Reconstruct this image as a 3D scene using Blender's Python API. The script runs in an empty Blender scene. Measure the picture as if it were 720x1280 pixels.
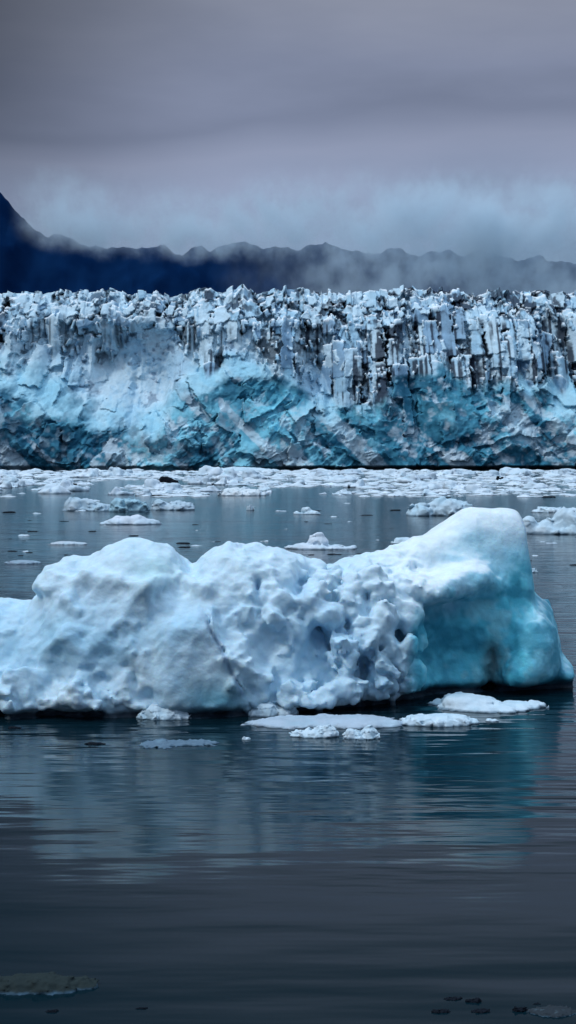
import bpy, math
import numpy as np

C = bpy.context.scene.collection
F = 1750.0            # focal length in pixels of the 720x1280 photograph
HOR = 572.0           # pixel row of the horizon
EYE = 8.0             # camera height above the water, metres


def at(px, py, Y):
    """pixel of the photograph at distance Y -> point"""
    return ((px - 360.0) / F * Y, Y, EYE - (py - HOR) / F * Y)


def water_Y(py):
    return EYE * F / (py - HOR)


# ------------------------------------------------------------------ noise
def _h(i, j, k, seed):
    n = (i.astype(np.uint32) * np.uint32(374761393) + j.astype(np.uint32) * np.uint32(668265263)
         + k.astype(np.uint32) * np.uint32(2147483647) + np.uint32((seed * 974634773) & 0xffffffff))
    n = (n ^ (n >> np.uint32(13))) * np.uint32(1274126177)
    n = (n ^ (n >> np.uint32(16))) * np.uint32(2246822519)
    n = n ^ (n >> np.uint32(15))
    return (n & np.uint32(0xffffff)).astype(np.float32) / np.float32(0xffffff)


def vnoise(x, y, z, seed=0):
    """value noise, about -1..1"""
    xi, yi, zi = np.floor(x), np.floor(y), np.floor(z)
    fx, fy, fz = (x - xi).astype(np.float32), (y - yi).astype(np.float32), (z - zi).astype(np.float32)
    xi, yi, zi = xi.astype(np.int64), yi.astype(np.int64), zi.astype(np.int64)
    u, v, w = (f * f * f * (f * (f * 6 - 15) + 10) for f in (fx, fy, fz))
    r = 0
    for a in (0, 1):
        for b in (0, 1):
            for c in (0, 1):
                wt = (u if a else 1 - u) * (v if b else 1 - v) * (w if c else 1 - w)
                r = r + wt * _h(xi + a, yi + b, zi + c, seed)
    return r * 2 - 1


def fbm(x, y, z, octv=4, seed=0, gain=0.5, ridged=False):
    r, amp, tot = 0, 1.0, 0.0
    for o in range(octv):
        n = vnoise(x, y, z, seed + o * 7)
        if ridged:
            n = 1 - 2 * np.abs(n)
        r = r + amp * n
        tot += amp
        amp *= gain
        x, y, z = (1.6 * x + 1.2 * y) + 3.1, (-1.2 * x + 1.6 * y) + 0.3 * z + 7.7, 2.02 * z + 0.25 * x + 1.3
    return r / tot


def worley(x, y, z, seed=0, jit=0.9):
    """F1, F2, cell hashes (4 values) and offset to the cell's own point"""
    xi, yi, zi = np.floor(x).astype(np.int64), np.floor(y).astype(np.int64), np.floor(z).astype(np.int64)
    f1 = np.full(x.shape, 9.0, np.float32)
    f2 = np.full(x.shape, 9.0, np.float32)
    best = [np.zeros(x.shape, np.float32) for _ in range(6)]
    for a in (-1, 0, 1):
        for b in (-1, 0, 1):
            for c in (-1, 0, 1):
                ci, cj, ck = xi + a, yi + b, zi + c
                h1, h2, h3 = _h(ci, cj, ck, seed), _h(ci, cj, ck, seed + 31), _h(ci, cj, ck, seed + 67)
                dx = (x - ci - 0.5 - jit * (h1 - 0.5)).astype(np.float32)
                dy = (y - cj - 0.5 - jit * (h2 - 0.5)).astype(np.float32)
                dz = (z - ck - 0.5 - jit * (h3 - 0.5)).astype(np.float32)
                d = np.sqrt(dx * dx + dy * dy + dz * dz)
                m = d < f1
                f2 = np.where(m, f1, np.minimum(f2, d))
                f1 = np.where(m, d, f1)
                for q, val in enumerate((h1, h2, h3, dx, dy, dz)):
                    best[q] = np.where(m, val, best[q])
    return f1, f2, best


def facets(x, y, z, seed, k=1.0):
    """broken-ice facets: every cell is its own tilted plane"""
    f1, f2, b = worley(x, y, z, seed)
    return k * ((b[0] - 0.5) * b[3] + (b[1] - 0.5) * b[4] + (b[2] - 0.5) * b[5]) * 2 + (b[0] * 0.7 - 0.35), f2 - f1


def sm(a, b, x):
    t = np.clip((x - a) / (b - a), 0, 1)
    return t * t * (3 - 2 * t)


def smin(a, b, k):
    h = np.clip(0.5 + 0.5 * (b - a) / k, 0, 1)
    return b * (1 - h) + a * h - k * h * (1 - h)


def smax(a, b, k):
    return -smin(-a, -b, k)


def mix(a, b, t):
    return a + (b - a) * t


def mix3(a, b, t):
    return a + (np.asarray(b, np.float32) - a) * t[..., None]


def ell(X, Y, Z, c, r):
    q = np.sqrt(((X - c[0]) / r[0]) ** 2 + ((Y - c[1]) / r[1]) ** 2 + ((Z - c[2]) / r[2]) ** 2)
    return (q - 1) * min(r)


# ------------------------------------------------------------------ surface from a distance field
def surface_nets(f, org, h):
    ins = f < 0
    n = f.shape
    cnt = np.zeros((n[0] - 1, n[1] - 1, n[2] - 1), np.int8)
    for a in (0, 1):
        for b in (0, 1):
            for c in (0, 1):
                cnt += ins[a:n[0] - 1 + a, b:n[1] - 1 + b, c:n[2] - 1 + c]
    act = (cnt > 0) & (cnt < 8)
    I = np.argwhere(act)
    idx = np.full(act.shape, -1, np.int64)
    idx[act] = np.arange(len(I))
    pos = np.zeros((len(I), 3), np.float64)
    num = np.zeros(len(I))
    corners = [np.array(c) for c in ((0, 0, 0), (1, 0, 0), (0, 1, 0), (1, 1, 0), (0, 0, 1), (1, 0, 1), (0, 1, 1), (1, 1, 1))]
    val = [f[I[:, 0] + c[0], I[:, 1] + c[1], I[:, 2] + c[2]] for c in corners]
    for p in range(8):
        for q in range(p + 1, 8):
            if np.abs(corners[p] - corners[q]).sum() != 1:
                continue
            x = (val[p] < 0) != (val[q] < 0)
            t = np.where(x, val[p] / np.where(x, val[p] - val[q], 1), 0)
            pos += np.where(x[:, None], corners[p] + t[:, None] * (corners[q] - corners[p]), 0)
            num += x
    pos = (I + pos / num[:, None]) * h + np.asarray(org)
    quads = []
    for ax in range(3):
        o1, o2 = [(1, 2), (2, 0), (0, 1)][ax]
        sl0, sl1 = [slice(None)] * 3, [slice(None)] * 3
        sl0[ax], sl1[ax] = slice(0, -1), slice(1, None)
        A, B = ins[tuple(sl0)], ins[tuple(sl1)]
        e = np.argwhere(A != B)
        ok = (e[:, o1] > 0) & (e[:, o1] < n[o1] - 1) & (e[:, o2] > 0) & (e[:, o2] < n[o2] - 1)
        e = e[ok]
        d1, d2 = np.zeros(3, int), np.zeros(3, int)
        d1[o1], d2[o2] = 1, 1
        g = lambda v: idx[v[:, 0], v[:, 1], v[:, 2]]
        q = np.stack([g(e - d1 - d2), g(e - d2), g(e), g(e - d1)], 1)
        flip = ~A[e[:, 0], e[:, 1], e[:, 2]]
        q[flip] = q[flip][:, ::-1]
        quads.append(q)
    return pos, np.concatenate(quads)


def vert_normals(v, q):
    fn = np.cross(v[q[:, 2]] - v[q[:, 0]], v[q[:, 3]] - v[q[:, 1]])
    vn = np.zeros_like(v)
    for k in range(4):
        np.add.at(vn, q[:, k], fn)
    return vn / np.maximum(np.linalg.norm(vn, axis=1, keepdims=True), 1e-12)


# ------------------------------------------------------------------ object helpers
def link(name, data, parent=None):
    o = bpy.data.objects.new(name, data)
    C.objects.link(o)
    o.parent = parent
    return o


def tag(o, label=None, cat=None, group=None, kind=None):
    if label: o['label'] = label
    if cat: o['category'] = cat
    if group: o['group'] = group
    if kind: o['kind'] = kind
    return o


def mesh_np(name, v, q, mat, col=None, normals=None, smooth=True):
    me = bpy.data.meshes.new(name)
    v = np.asarray(v, np.float32)
    q = np.asarray(q, np.int32)
    me.vertices.add(len(v))
    me.vertices.foreach_set('co', v.ravel())
    k = q.shape[1]
    me.loops.add(q.size)
    me.loops.foreach_set('vertex_index', q.ravel())
    me.polygons.add(len(q))
    me.polygons.foreach_set('loop_start', np.arange(0, q.size, k, dtype=np.int32))
    me.update(calc_edges=True)
    me.polygons.foreach_set('use_smooth', np.full(len(q), smooth))
    if col is not None:
        a = me.color_attributes.new('ice_tint', 'FLOAT_COLOR', 'POINT')
        a.data.foreach_set('color', np.concatenate([col, np.ones((len(col), 1))], 1).astype(np.float32).ravel())
    if normals is not None:
        me.normals_split_custom_set_from_vertices(normals.astype(np.float32))
    me.materials.append(mat)
    return me


def split_parts(v, q, col, names, face_id, mat, parent, nrm=None):
    nrm = vert_normals(v, q) if nrm is None else nrm
    out = []
    for k, nm in enumerate(names):
        qq = q[face_id == k]
        if not len(qq):
            continue
        u, inv = np.unique(qq, return_inverse=True)
        out.append(link(nm, mesh_np(nm, v[u], inv.reshape(qq.shape), mat, col[u], nrm[u]), parent))
    return out


# ------------------------------------------------------------------ materials
def new_mat(name):
    m = bpy.data.materials.new(name)
    m.use_nodes = True
    nt = m.node_tree
    nt.nodes.clear()
    return m, nt, nt.nodes, nt.links


def ice_material(name, bump_scale, bump_strength, bump_dist, sss, rough=0.5, vary=0.12, sss_scale=0.35, spec=0.35):
    m, nt, N, L = new_mat(name)
    out = N.new('ShaderNodeOutputMaterial')
    p = N.new('ShaderNodeBsdfPrincipled')
    L.new(p.outputs[0], out.inputs[0])
    at_ = N.new('ShaderNodeAttribute')
    at_.attribute_name = 'ice_tint'
    tc = N.new('ShaderNodeTexCoord')
    n1 = N.new('ShaderNodeTexNoise')
    n1.inputs['Scale'].default_value = bump_scale * 0.35
    n1.inputs['Detail'].default_value = 6
    n1.inputs['Roughness'].default_value = 0.65
    L.new(tc.outputs['Object'], n1.inputs['Vector'])
    mr = N.new('ShaderNodeMapRange')
    mr.inputs[1].default_value, mr.inputs[2].default_value = 0.3, 0.7
    mr.inputs[3].default_value, mr.inputs[4].default_value = 1 - vary, 1 + vary * 0.4
    L.new(n1.outputs[0], mr.inputs[0])
    vm = N.new('ShaderNodeVectorMath')
    vm.operation = 'SCALE'
    L.new(at_.outputs['Color'], vm.inputs[0])
    L.new(mr.outputs[0], vm.inputs['Scale'])
    L.new(vm.outputs[0], p.inputs['Base Color'])
    p.inputs['Roughness'].default_value = rough
    p.inputs['Specular IOR Level'].default_value = spec
    p.inputs['IOR'].default_value = 1.31
    if sss > 0:
        p.inputs['Subsurface Weight'].default_value = sss
        p.inputs['Subsurface Radius'].default_value = (0.25, 0.6, 1.0)
        p.inputs['Subsurface Scale'].default_value = sss_scale
    n2 = N.new('ShaderNodeTexNoise')
    n2.inputs['Scale'].default_value = bump_scale
    n2.inputs['Detail'].default_value = 5
    n2.inputs['Roughness'].default_value = 0.6
    L.new(tc.outputs['Object'], n2.inputs['Vector'])
    b = N.new('ShaderNodeBump')
    b.inputs['Strength'].default_value = bump_strength
    b.inputs['Distance'].default_value = bump_dist
    L.new(n2.outputs[0], b.inputs['Height'])
    L.new(b.outputs[0], p.inputs['Normal'])
    return m


MAT_BERG = ice_material('weathered_iceberg_ice', 7.0, 0.5, 0.06, 0.3, rough=0.45, sss_scale=.09)
MAT_FLOE = ice_material('floe_ice', 4.0, 0.6, 0.06, 0.0, rough=0.5)
MAT_WET = ice_material('wet_sunken_ice', 4.0, 0.6, 0.06, 0.0, rough=0.6, spec=0.02)
MAT_GLACIER = ice_material('glacier_ice', 0.35, 0.6, 0.8, 0.0, rough=0.7, vary=0.2)


def dark_ice_material():
    m, nt, N, L = new_mat('clear_dark_ice')
    out = N.new('ShaderNodeOutputMaterial')
    p = N.new('ShaderNodeBsdfPrincipled')
    L.new(p.outputs[0], out.inputs[0])
    n = N.new('ShaderNodeTexNoise')
    n.inputs['Scale'].default_value = 6
    n.inputs['Detail'].default_value = 5
    r = N.new('ShaderNodeValToRGB')
    r.color_ramp.elements[0].position, r.color_ramp.elements[1].position = 0.35, 0.75
    r.color_ramp.elements[0].color = (0.004, 0.006, 0.01, 1)
    r.color_ramp.elements[1].color = (0.008, 0.012, 0.02, 1)
    L.new(n.outputs[0], r.inputs[0])
    L.new(r.outputs[0], p.inputs['Base Color'])
    p.inputs['Roughness'].default_value = 0.45
    p.inputs['Specular IOR Level'].default_value = 0.03
    return m


MAT_DARK = dark_ice_material()

WHITE = np.array([0.61, 0.79, 0.89], np.float32)


# ------------------------------------------------------------------ the iceberg in front
def build_iceberg():
    hx = 0.066
    org = np.array([-13.0, 42.0, -0.45])
    xs = np.arange(org[0], 10.0, hx)
    ys = np.arange(org[1], 54.0, hx)
    zs = np.arange(org[2], 7.1, hx)
    X, Y, Z = np.meshgrid(xs.astype(np.float32), ys.astype(np.float32), zs.astype(np.float32), indexing='ij', sparse=True)

    # front contact line with the water, from the photograph (pixel column, pixel row)
    fp = [(-160, 893), (0, 894), (90, 896), (170, 897), (240, 897), (300, 895), (345, 892), (420, 887), (480, 881), (520, 872), (560, 868), (640, 865), (700, 862), (720, 860)]
    fY = np.array([water_Y(p[1]) for p in fp])
    fX = np.array([(p[0] - 360) / F * y for p, y in zip(fp, fY)])
    front = np.interp(xs, fX, fY)
    # ridge line: pixel column, pixel row of the silhouette, how far behind the front contact
    rp = [(-170, 790, 3.0), (-120, 770, 3.0), (-60, 752, 3.0), (0, 750, 3.0), (25, 752, 3.0), (40, 756, 3.0), (46, 746, 3.0), (63, 741, 3.0), (68, 722, 3.1), (80, 706, 3.2), (90, 700, 3.2),
          (113, 704, 3.3), (122, 697, 3.3), (135, 688, 3.4), (155, 682, 3.4), (178, 680, 3.4), (200, 684, 3.4), (215, 691, 3.5), (228, 702, 3.5), (238, 710, 3.6), (248, 707, 3.6),
          (265, 692, 3.7), (285, 685, 3.7), (320, 684, 3.7), (350, 687, 3.7), (368, 693, 3.8), (385, 706, 3.9), (400, 713, 3.9), (430, 706, 3.6), (470, 697, 3.3), (500, 682, 2.9),
          (530, 668, 2.4), (560, 650, 2.2), (580, 637, 2.1), (590, 634, 2.0), (610, 635, 2.0), (635, 633, 2.0), (645, 635, 2.0), (652, 645, 1.9), (656, 668, 1.9), (658, 700, 1.8),
          (662, 735, 1.8), (672, 748, 1.8), (684, 757, 1.7), (691, 775, 1.6), (696, 805, 1.5), (702, 818, 1.3), (712, 830, 1.1), (717, 850, 0.7), (719, 866, 0.4)]
    rX, rT, rW = [], [], []
    for px, py, w in rp:
        x0 = (px - 360) / F * 46
        for _ in range(3):
            yy = np.interp(x0, fX, fY) + w
            x0 = (px - 360) / F * yy
        rX.append(x0); rT.append(EYE - (py - HOR) / F * yy); rW.append(w)
    T = np.interp(xs, rX, rT)
    W = np.interp(xs, rX, rW)
    ker = np.hanning(5); ker /= ker.sum()
    T = np.convolve(np.pad(T, 2, mode='edge'), ker, 'valid')
    T = np.maximum(T, 0.02)
    T[xs > rX[-1]] = 0.02
    r3 = lambda a: a.astype(np.float32)[:, None, None]
    yc, Tn = r3(front + W), r3(T)
    wf, wb = r3(W), r3(np.minimum(W, 3.2) + 0.4)
    t = np.where(Y < yc, (yc - Y) / wf, (Y - yc) / wb)
    zz = np.maximum(Z, 0) / Tn
    # the right part is steeper than the left
    pw = 1.9 + 0.9 * sm(3.0, 6.0, X)
    f = (np.abs(t) ** pw + zz ** 2.0) ** 0.5 - 1
    gx, gy, gz = np.gradient(f, hx)
    g = np.sqrt(gx * gx + gy * gy + gz * gz)
    del gx, gy, gz
    f = np.clip(f / np.maximum(g, 0.12), -3, 3).astype(np.float32)
    del g

    def lump(px, py, Y0, rx, ry, rz, k=0.25):
        nonlocal f
        c = at(px, py, Y0)
        f = smin(f, ell(X, Y, Z, c, (rx, ry, rz)).astype(np.float32), k)

    def carve(px, py, Y0, rx, ry, rz, k=0.25):
        nonlocal f
        c = at(px, py, Y0)
        f = smax(f, -ell(X, Y, Z, c, (rx, ry, rz)).astype(np.float32), k)

    def slab(a, b, half, k=0.08):
        """a thin cut along the picture line a-b going into the ice"""
        nonlocal f
        ax, ay, az = at(*a); bx, by, bz = at(*b)
        dx, dz = bx - ax, bz - az
        ln = math.hypot(dx, dz)
        s = ((X - ax) * dx + (Z - az) * dz) / ln
        n = ((X - ax) * -dz + (Z - az) * dx) / ln + 0.04 * np.sin(s * 3.1)
        ym = ay + (by - ay) * np.clip(s / ln, 0, 1)
        d = np.maximum(np.abs(n) - half * (0.4 + 0.6 * np.clip(s / ln, 0, 1)), np.maximum(-s, s - ln))
        d = np.maximum(d, np.abs(Y - ym) - 0.9)
        f = smax(f, -d.astype(np.float32), k)

    # --- the blue hollow under the white cap on the right
    carve(572, 822, 46.6, 1.55, 1.15, 1.45, 0.4)
    carve(612, 790, 46.75, 1.0, 1.0, 1.7, 0.45)
    carve(540, 815, 46.3, 0.9, 1.0, 1.3, 0.3)
    carve(618, 835, 46.8, 0.3, 1.15, 1.0, 0.25)
    # cap edge hanging over the hollow and the rounded shelf right of it
    lump(530, 735, 46.9, 1.2, 0.9, 0.45, 0.5)
    lump(580, 722, 47.6, 0.9, 0.8, 0.45, 0.5)
    lump(668, 815, 47.9, 0.8, 0.9, 1.35, 0.4)
    lump(648, 842, 47.6, 0.6, 0.7, 0.7, 0.3)
    lump(675, 808, 48.7, 0.58, 1.0, 1.38, 0.3)
    lump(704, 846, 48.7, 0.36, 0.7, 0.55, 0.2)
    # knobs along the broken right edge of the white mass
    for px, py, Yo, r, rz in [(492, 818, 45.0, .42, .5), (478, 778, 45.2, .4, .5), (505, 770, 45.9, .45, .5), (470, 848, 44.6, .45, .45), (515, 845, 45.9, .3, .45),
                              (440, 862, 44.3, .5, .42), (405, 872, 44.0, .45, .4), (455, 800, 44.8, .5, .55), (425, 815, 44.5, .5, .5), (410, 770, 44.8, .5, .45),
                              (440, 745, 45.6, .55, .5), (470, 735, 46.0, .55, .4), (388, 752, 45.2, .42, .35), (372, 868, 43.9, .5, .4), (518, 800, 46.0, .28, .4)]:
        lump(px, py, Yo, r, r, rz, 0.14)
    # big rounded forms on the left and the wedge beside the crack
    lump(175, 722, 46.1, 1.25, 1.3, 1.0, 0.3)
    lump(190, 742, 45.4, 0.85, .7, 0.5, 0.2)
    lump(150, 770, 45.2, 1.5, 0.9, 0.6, 0.3)
    lump(90, 745, 46.0, 0.9, 1.2, 1.0, 0.3)
    lump(120, 800, 44.8, 1.0, 0.9, 0.7, 0.25)
    lump(50, 820, 44.6, 1.0, 0.9, 0.8, 0.25)
    lump(110, 872, 43.7, 1.3, 0.7, 0.62, 0.2)
    lump(30, 872, 43.6, 1.2, 0.7, 0.6, 0.2)
    lump(315, 725, 46.2, 1.6, 1.2, 0.9, 0.3)
    lump(300, 770, 45.3, 1.0, 0.8, 0.6, 0.2)
    lump(325, 820, 44.6, 0.9, 0.8, 0.7, 0.2)
    lump(355, 790, 45.0, 0.8, 0.8, 0.6, 0.2)
    carve(470, 878, 44.2, 0.9, 0.5, 0.4, 0.15)
    # wedge with one broad flat face: clipped ellipsoid

    # snowy lumps and broken blocks frozen into the surface: rounded boxes turned at random, mostly sunk into the body
    g = np.random.default_rng(5)
    for lo, hi, num, k, x0, x1, z0, z1, pro in ((.55, 1.15, 60, .12, -12, 0.6, .2, 9, .16), (.32, .6, 80, .06, -12, 3.6, .1, 9, .14), (.2, .42, 260, .035, -1.6, 4.0, .1, 4.2, .28),
                                          (.14, .34, 270, .03, -12, 3.9, .0, 1.0, .30), (.12, .28, 160, .025, 1.6, 4.0, .1, 3.2, .34)):
        cand = np.argwhere(np.abs(f) < hx * .6)
        cx, cz = xs[cand[:, 0]], zs[cand[:, 2]]
        cand = cand[(cx > x0) & (cx < x1) & (cz > z0) & (cz < z1)]
        for ci in cand[g.integers(0, len(cand), num)]:
            c = np.array([xs[ci[0]], ys[ci[1]], zs[ci[2]]])
            if ci.min() < 2 or (ci > np.array(f.shape) - 3).any():
                continue
            nn = np.array([f[ci[0] + 1, ci[1], ci[2]] - f[ci[0] - 1, ci[1], ci[2]], f[ci[0], ci[1] + 1, ci[2]] - f[ci[0], ci[1] - 1, ci[2]],
                           f[ci[0], ci[1], ci[2] + 1] - f[ci[0], ci[1], ci[2] - 1]], float)
            nn /= max(np.linalg.norm(nn), 1e-6)
            if nn[1] > (.2 if hi < .5 else -.4):
                continue
            if math.exp(-((c[0] + 4.6) / 1.5) ** 2 - ((c[2] - 4.6) / .9) ** 2) > .4 and g.random() < .8:
                continue
            if abs(c[0] + 3.0) < 1.0 and c[2] > .5 and c[2] < 2.4 and g.random() < .85:
                continue
            R = g.uniform(lo, hi)
            b = R * g.uniform(.5, 1.0, 3)
            c = c - nn * (b.mean() * (1 - pro * g.uniform(.5, 1.6)))
            A, _ = np.linalg.qr(g.normal(size=(3, 3)))
            w = int(1.7 * R / hx) + 3
            ck = np.round((c - org) / hx).astype(int)
            sl = tuple(slice(max(kk - w, 0), max(kk + w + 1, 0)) for kk in ck)
            x, y, z = X[sl[0]] - c[0], Y[:, sl[1]] - c[1], Z[:, :, sl[2]] - c[2]
            r = .2 * b.min()
            q = [np.abs(A[a, 0] * x + A[a, 1] * y + A[a, 2] * z) - b[a] + r for a in range(3)]
            if q[0].size == 0:
                continue
            dd = np.sqrt(sum(np.maximum(v_, 0) ** 2 for v_ in q)) + np.minimum(np.maximum(np.maximum(q[0], q[1]), q[2]), 0) - r
            f[sl] = smin(f[sl], dd.astype(np.float32), k)

    c = at(243, 842, 44.4)
    wd = ell(X, Y, Z, c, (2.0, 1.75, 2.3)).astype(np.float32)
    for nn, q0 in (((.22, -.95, .18), at(245, 838, 43.02)), ((-.72, -.66, .22), at(192, 838, 43.25)), ((.86, -.28, .42), at(279, 815, 43.3)), ((-.1, -.55, .83), at(235, 778, 43.5))):
        nn = np.array(nn) / np.linalg.norm(nn)
        pl = (X - q0[0]) * nn[0] + (Y - q0[1]) * nn[1] + (Z - q0[2]) * nn[2]
        wd = smax(wd, pl.astype(np.float32), 0.10)
    f = smin(f, wd, 0.06)

    # waterline notch: wave-cut dark undercut
    band = np.abs(f) < 0.85
    ii = np.argwhere(band)
    bx, by, bz = xs[ii[:, 0]].astype(np.float32), ys[ii[:, 1]].astype(np.float32), zs[ii[:, 2]].astype(np.float32)
    d = f[band]
    smooth = np.clip(sm(3.9, 5.2, bx), 0, 1)                                # the right part is smoother, melted ice
    hump = np.exp(-(((bx + 4.9) / 1.6) ** 2 + ((bz - 4.4) / 1.0) ** 2))
    wedge = np.exp(-(((bx + 3.05) / 1.35) ** 4 + ((bz - 1.2) / 1.5) ** 4))
    calm = np.clip(np.maximum(np.maximum(smooth, hump), wedge * 0.95), 0, 1)
    wx = bx + 0.25 * vnoise(bx * 1.1, by * 1.1, bz * 1.1, 5)
    wz = bz + 0.25 * vnoise(bx * 1.1 + 9, by * 1.1, bz * 1.1, 6)
    bowl = lambda sc, sd, a: np.minimum(worley((wx + a) / sc, by / sc, wz / (sc * .85), sd)[0] ** 2, 1.0) - .28
    f1 = bowl(1.5, 11, 0)
    f2 = bowl(.65, 12, 0)
    big = fbm(bx / 2.2, by / 2.2, bz / 2.2, 3, 21)
    small = fbm(bx / 0.5, by / 0.5, bz / 0.5, 3, 22)
    low = 1 - 0.45 * sm(2.0, 4.5, bz)
    bil = np.abs(vnoise(bx / 0.75, by / 0.75, bz / 0.7, 41))
    bil2 = np.abs(vnoise(bx / 0.34, by / 0.34, bz / 0.34, 42))
    mixr = 0.40 + 0.60 * np.clip(sm(-1.5, 1.8, bx) + .7 * sm(1.0, .4, bz), 0, 1)     # rougher in the middle and at the foot
    grit = fbm(bx / .22, by / .22, bz / .2, 2, 23)
    sgn = np.clip(vnoise(bx / 2.1, by / 2.1, bz / 1.8, 44) * 1.6 + .25 - .9 * sm(-1.2, 1.4, bx) * (1 - smooth) - .8 * sm(1.2, .3, bz) * (1 - smooth), -1, 1)
    sgn2 = np.clip(vnoise(bx / 1.1, by / 1.1, bz / 1.1, 45) * 1.6 - .35, -1, 1)
    disp = 0.16 * big + .032 * grit * (1 - .8 * smooth)
    disp += (1 - .6 * calm) * (.18 * sgn * f1 + .05 * mixr * sgn2 * f2) + (.07 + .09 * mixr) * (1 - .8 * calm) * small + .05 * (1 - .7 * calm) * fbm(bx / .42 + 3, by / .42, bz / .38, 3, 25, ridged=True)
    disp += (1 - calm) * mixr * .5 * low * (.10 * (bil - .3) + .08 * (bil2 - .3))
    disp += (1 - .7 * smooth) * .16 * fbm((bx - .8 * bz) / 1.7, by / 2.0, (bz + .8 * bx) / 4.2, 3, 37, ridged=True)
    disp += .15 * bowl(2.6, 17, 5.0) * (1 - .5 * smooth)
    foot = sm(1.3, .4, bz + .3 * big) * (1 - smooth) * (1 - .8 * wedge)
    crumb = -(np.minimum(worley(bx / .34, by / .34, bz / .3, 18)[0] ** 2, 1) - .28)
    disp += (.16 * crumb + .06 * (bil2 - .3)) * np.maximum(foot, .45 * sm(-1.0, 1.5, bx) * (1 - smooth))
    # wind-scalloped grooves in the melted ice
    disp += smooth * sm(4.4, 3.2, bz) * (.10 * fbm(bx / .8 + bz * .35, by / .8, bz / 1.6, 4, 33, ridged=True) + .03 * fbm(bx / .25, by / .25, bz / .5, 2, 34))
    bpx, bpy = 360 + bx / by * F, HOR + (EYE - bz) / by * F
    frontside = (by < np.interp(bx, xs, front + W))
    for cx, cy, rx, ry, am in [(168, 848, 7, 16, .42), (182, 872, 14, 8, .40), (158, 833, 6, 5, .2), (375, 733, 9, 15, .18), (322, 738, 4, 13, .28), (398, 798, 11, 17, .34),
                               (500, 800, 6, 22, .3), (455, 835, 6, 18, .25), (128, 846, 4, 4, .12), (136, 851, 4, 4, .12), (100, 858, 5, 3, .12)]:
        disp -= am * frontside * np.exp(-((bpx - cx) / rx) ** 2 - ((bpy - cy) / ry) ** 2)
    side = (-(bpx - 248) * 112 + (bpy - 756) * 55) / math.hypot(112, 55)       # negative left of the long crack
    lw = sm(178, 205, bpx + 6 * big) * sm(775, 815, bpy) * frontside * (bpx < 320)
    disp += .06 * lw * sm(-3, 3, side)
    disp -= .30 * frontside * np.exp(-((bpx - 326) / 24) ** 2 - ((bpy - 822) / 36) ** 2)
    for (ax, ay), (cx, cy), half, am in [((248, 756), (303, 868), 1.6, .10), ((395, 782), (424, 826), 2.6, .2)]:
        ln = math.hypot(cx - ax, cy - ay)
        sa = ((bpx - ax) * (cx - ax) + (bpy - ay) * (cy - ay)) / ln
        nn = (-(bpx - ax) * (cy - ay) + (bpy - ay) * (cx - ax)) / ln + 2.2 * np.sin(sa * .11) + 3 * vnoise(bx * 2, by * 0, bz * 2, 90)
        disp -= am * frontside * np.exp(-(nn / half) ** 2) * sm(-4, 10, sa) * sm(ln + 4, ln - 10, sa)
    notch = np.exp(-((bz - 0.10) / 0.16) ** 2) * (0.30 + 0.12 * vnoise(bx * 1.3, by, bz * 0, 51))
    f[band] = d - disp + notch
    k0 = int((7.6 - org[0]) / hx)
    for _ in range(5):                      # the melted right end has no thin slivers
        t = f[k0:]
        t[1:-1, 1:-1, 1:-1] = .4 * t[1:-1, 1:-1, 1:-1] + .1 * (t[2:, 1:-1, 1:-1] + t[:-2, 1:-1, 1:-1] + t[1:-1, 2:, 1:-1] + t[1:-1, :-2, 1:-1] + t[1:-1, 1:-1, 2:] + t[1:-1, 1:-1, :-2])

    v, q = surface_nets(f, org, hx)
    # columns of attributes
    x, y, z = v[:, 0], v[:, 1], v[:, 2]
    nrm = vert_normals(v, q)
    x, y, z = x.astype(np.float32), y.astype(np.float32), z.astype(np.float32)
    px = 360 + x / y * F
    py = HOR + (EYE - z) / y * F
    nz = fbm(x / 0.9, y / 0.9, z / 0.9, 4, 61)
    nz2 = fbm(x / 0.3, y / 0.3, z / 0.3, 3, 62)
    col = np.tile(WHITE, (len(v), 1))
    cav_shade = np.clip(-.9 * fbm(x / 0.5, y / 0.5, z / 0.5, 3, 22) - .5 * fbm(x / .42 + 3, y / .42, z / .38, 3, 25, ridged=True) + .25, 0, 1)
    col = mix3(col, (0.36, 0.56, 0.71), .38 * cav_shade * (px < 540))  # blue-grey shading of the cavities put into the ice colour
    # faint cold tint in hollows and on steep faces of the left part
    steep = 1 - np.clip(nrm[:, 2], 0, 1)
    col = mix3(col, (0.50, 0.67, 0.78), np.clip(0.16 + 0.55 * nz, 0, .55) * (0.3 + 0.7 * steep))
    col = mix3(col, (0.46, 0.66, 0.80), np.clip(0.55 * fbm(x / 1.6, y / 1.6, z / 1.6, 3, 71), 0, .4))
    # pale aqua window in the left hump
    col = mix3(col, (0.50, 0.76, 0.82), 0.75 * np.exp(-(((px - 195) / 26) ** 2 + ((py - 712) / 20) ** 2)) * (nrm[:, 1] < 0.3))
    # teal base of the wedge
    m = sm(825, 885, py + 10 * nz) * np.exp(-((px - 268) / 46) ** 4) * (y < 45)
    col = mix3(col, (0.05, 0.22, 0.29), 0.9 * m)
    # greyer towards the foot of the left mass
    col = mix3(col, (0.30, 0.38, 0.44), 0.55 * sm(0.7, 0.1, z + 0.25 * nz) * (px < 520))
    # the melted blue ice on the right
    edge = np.interp(px, [470, 500, 520, 560, 600, 640, 655, 720], [900, 850, 765, 752, 735, 715, 700, 690])
    fr = (nrm[:, 1] < 0.45) * 1.0
    deep = sm(-22, 30, py - edge + 9 * nz2 + 14 * nz) * sm(500, 524, px + 6 * nz2 + 0.0 * py) * fr
    upper = sm(535, 600, px + 12 * nz) * sm(640, 712, py + 22 * nz) * sm(0.9, 0.45, nrm[:, 2]) * fr
    capw = sm(.35, .8, nrm[:, 2]) * sm(430, 520, px) * sm(800, 740, py)
    col = mix3(col, (.80, .90, .95), .8 * capw)
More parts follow.
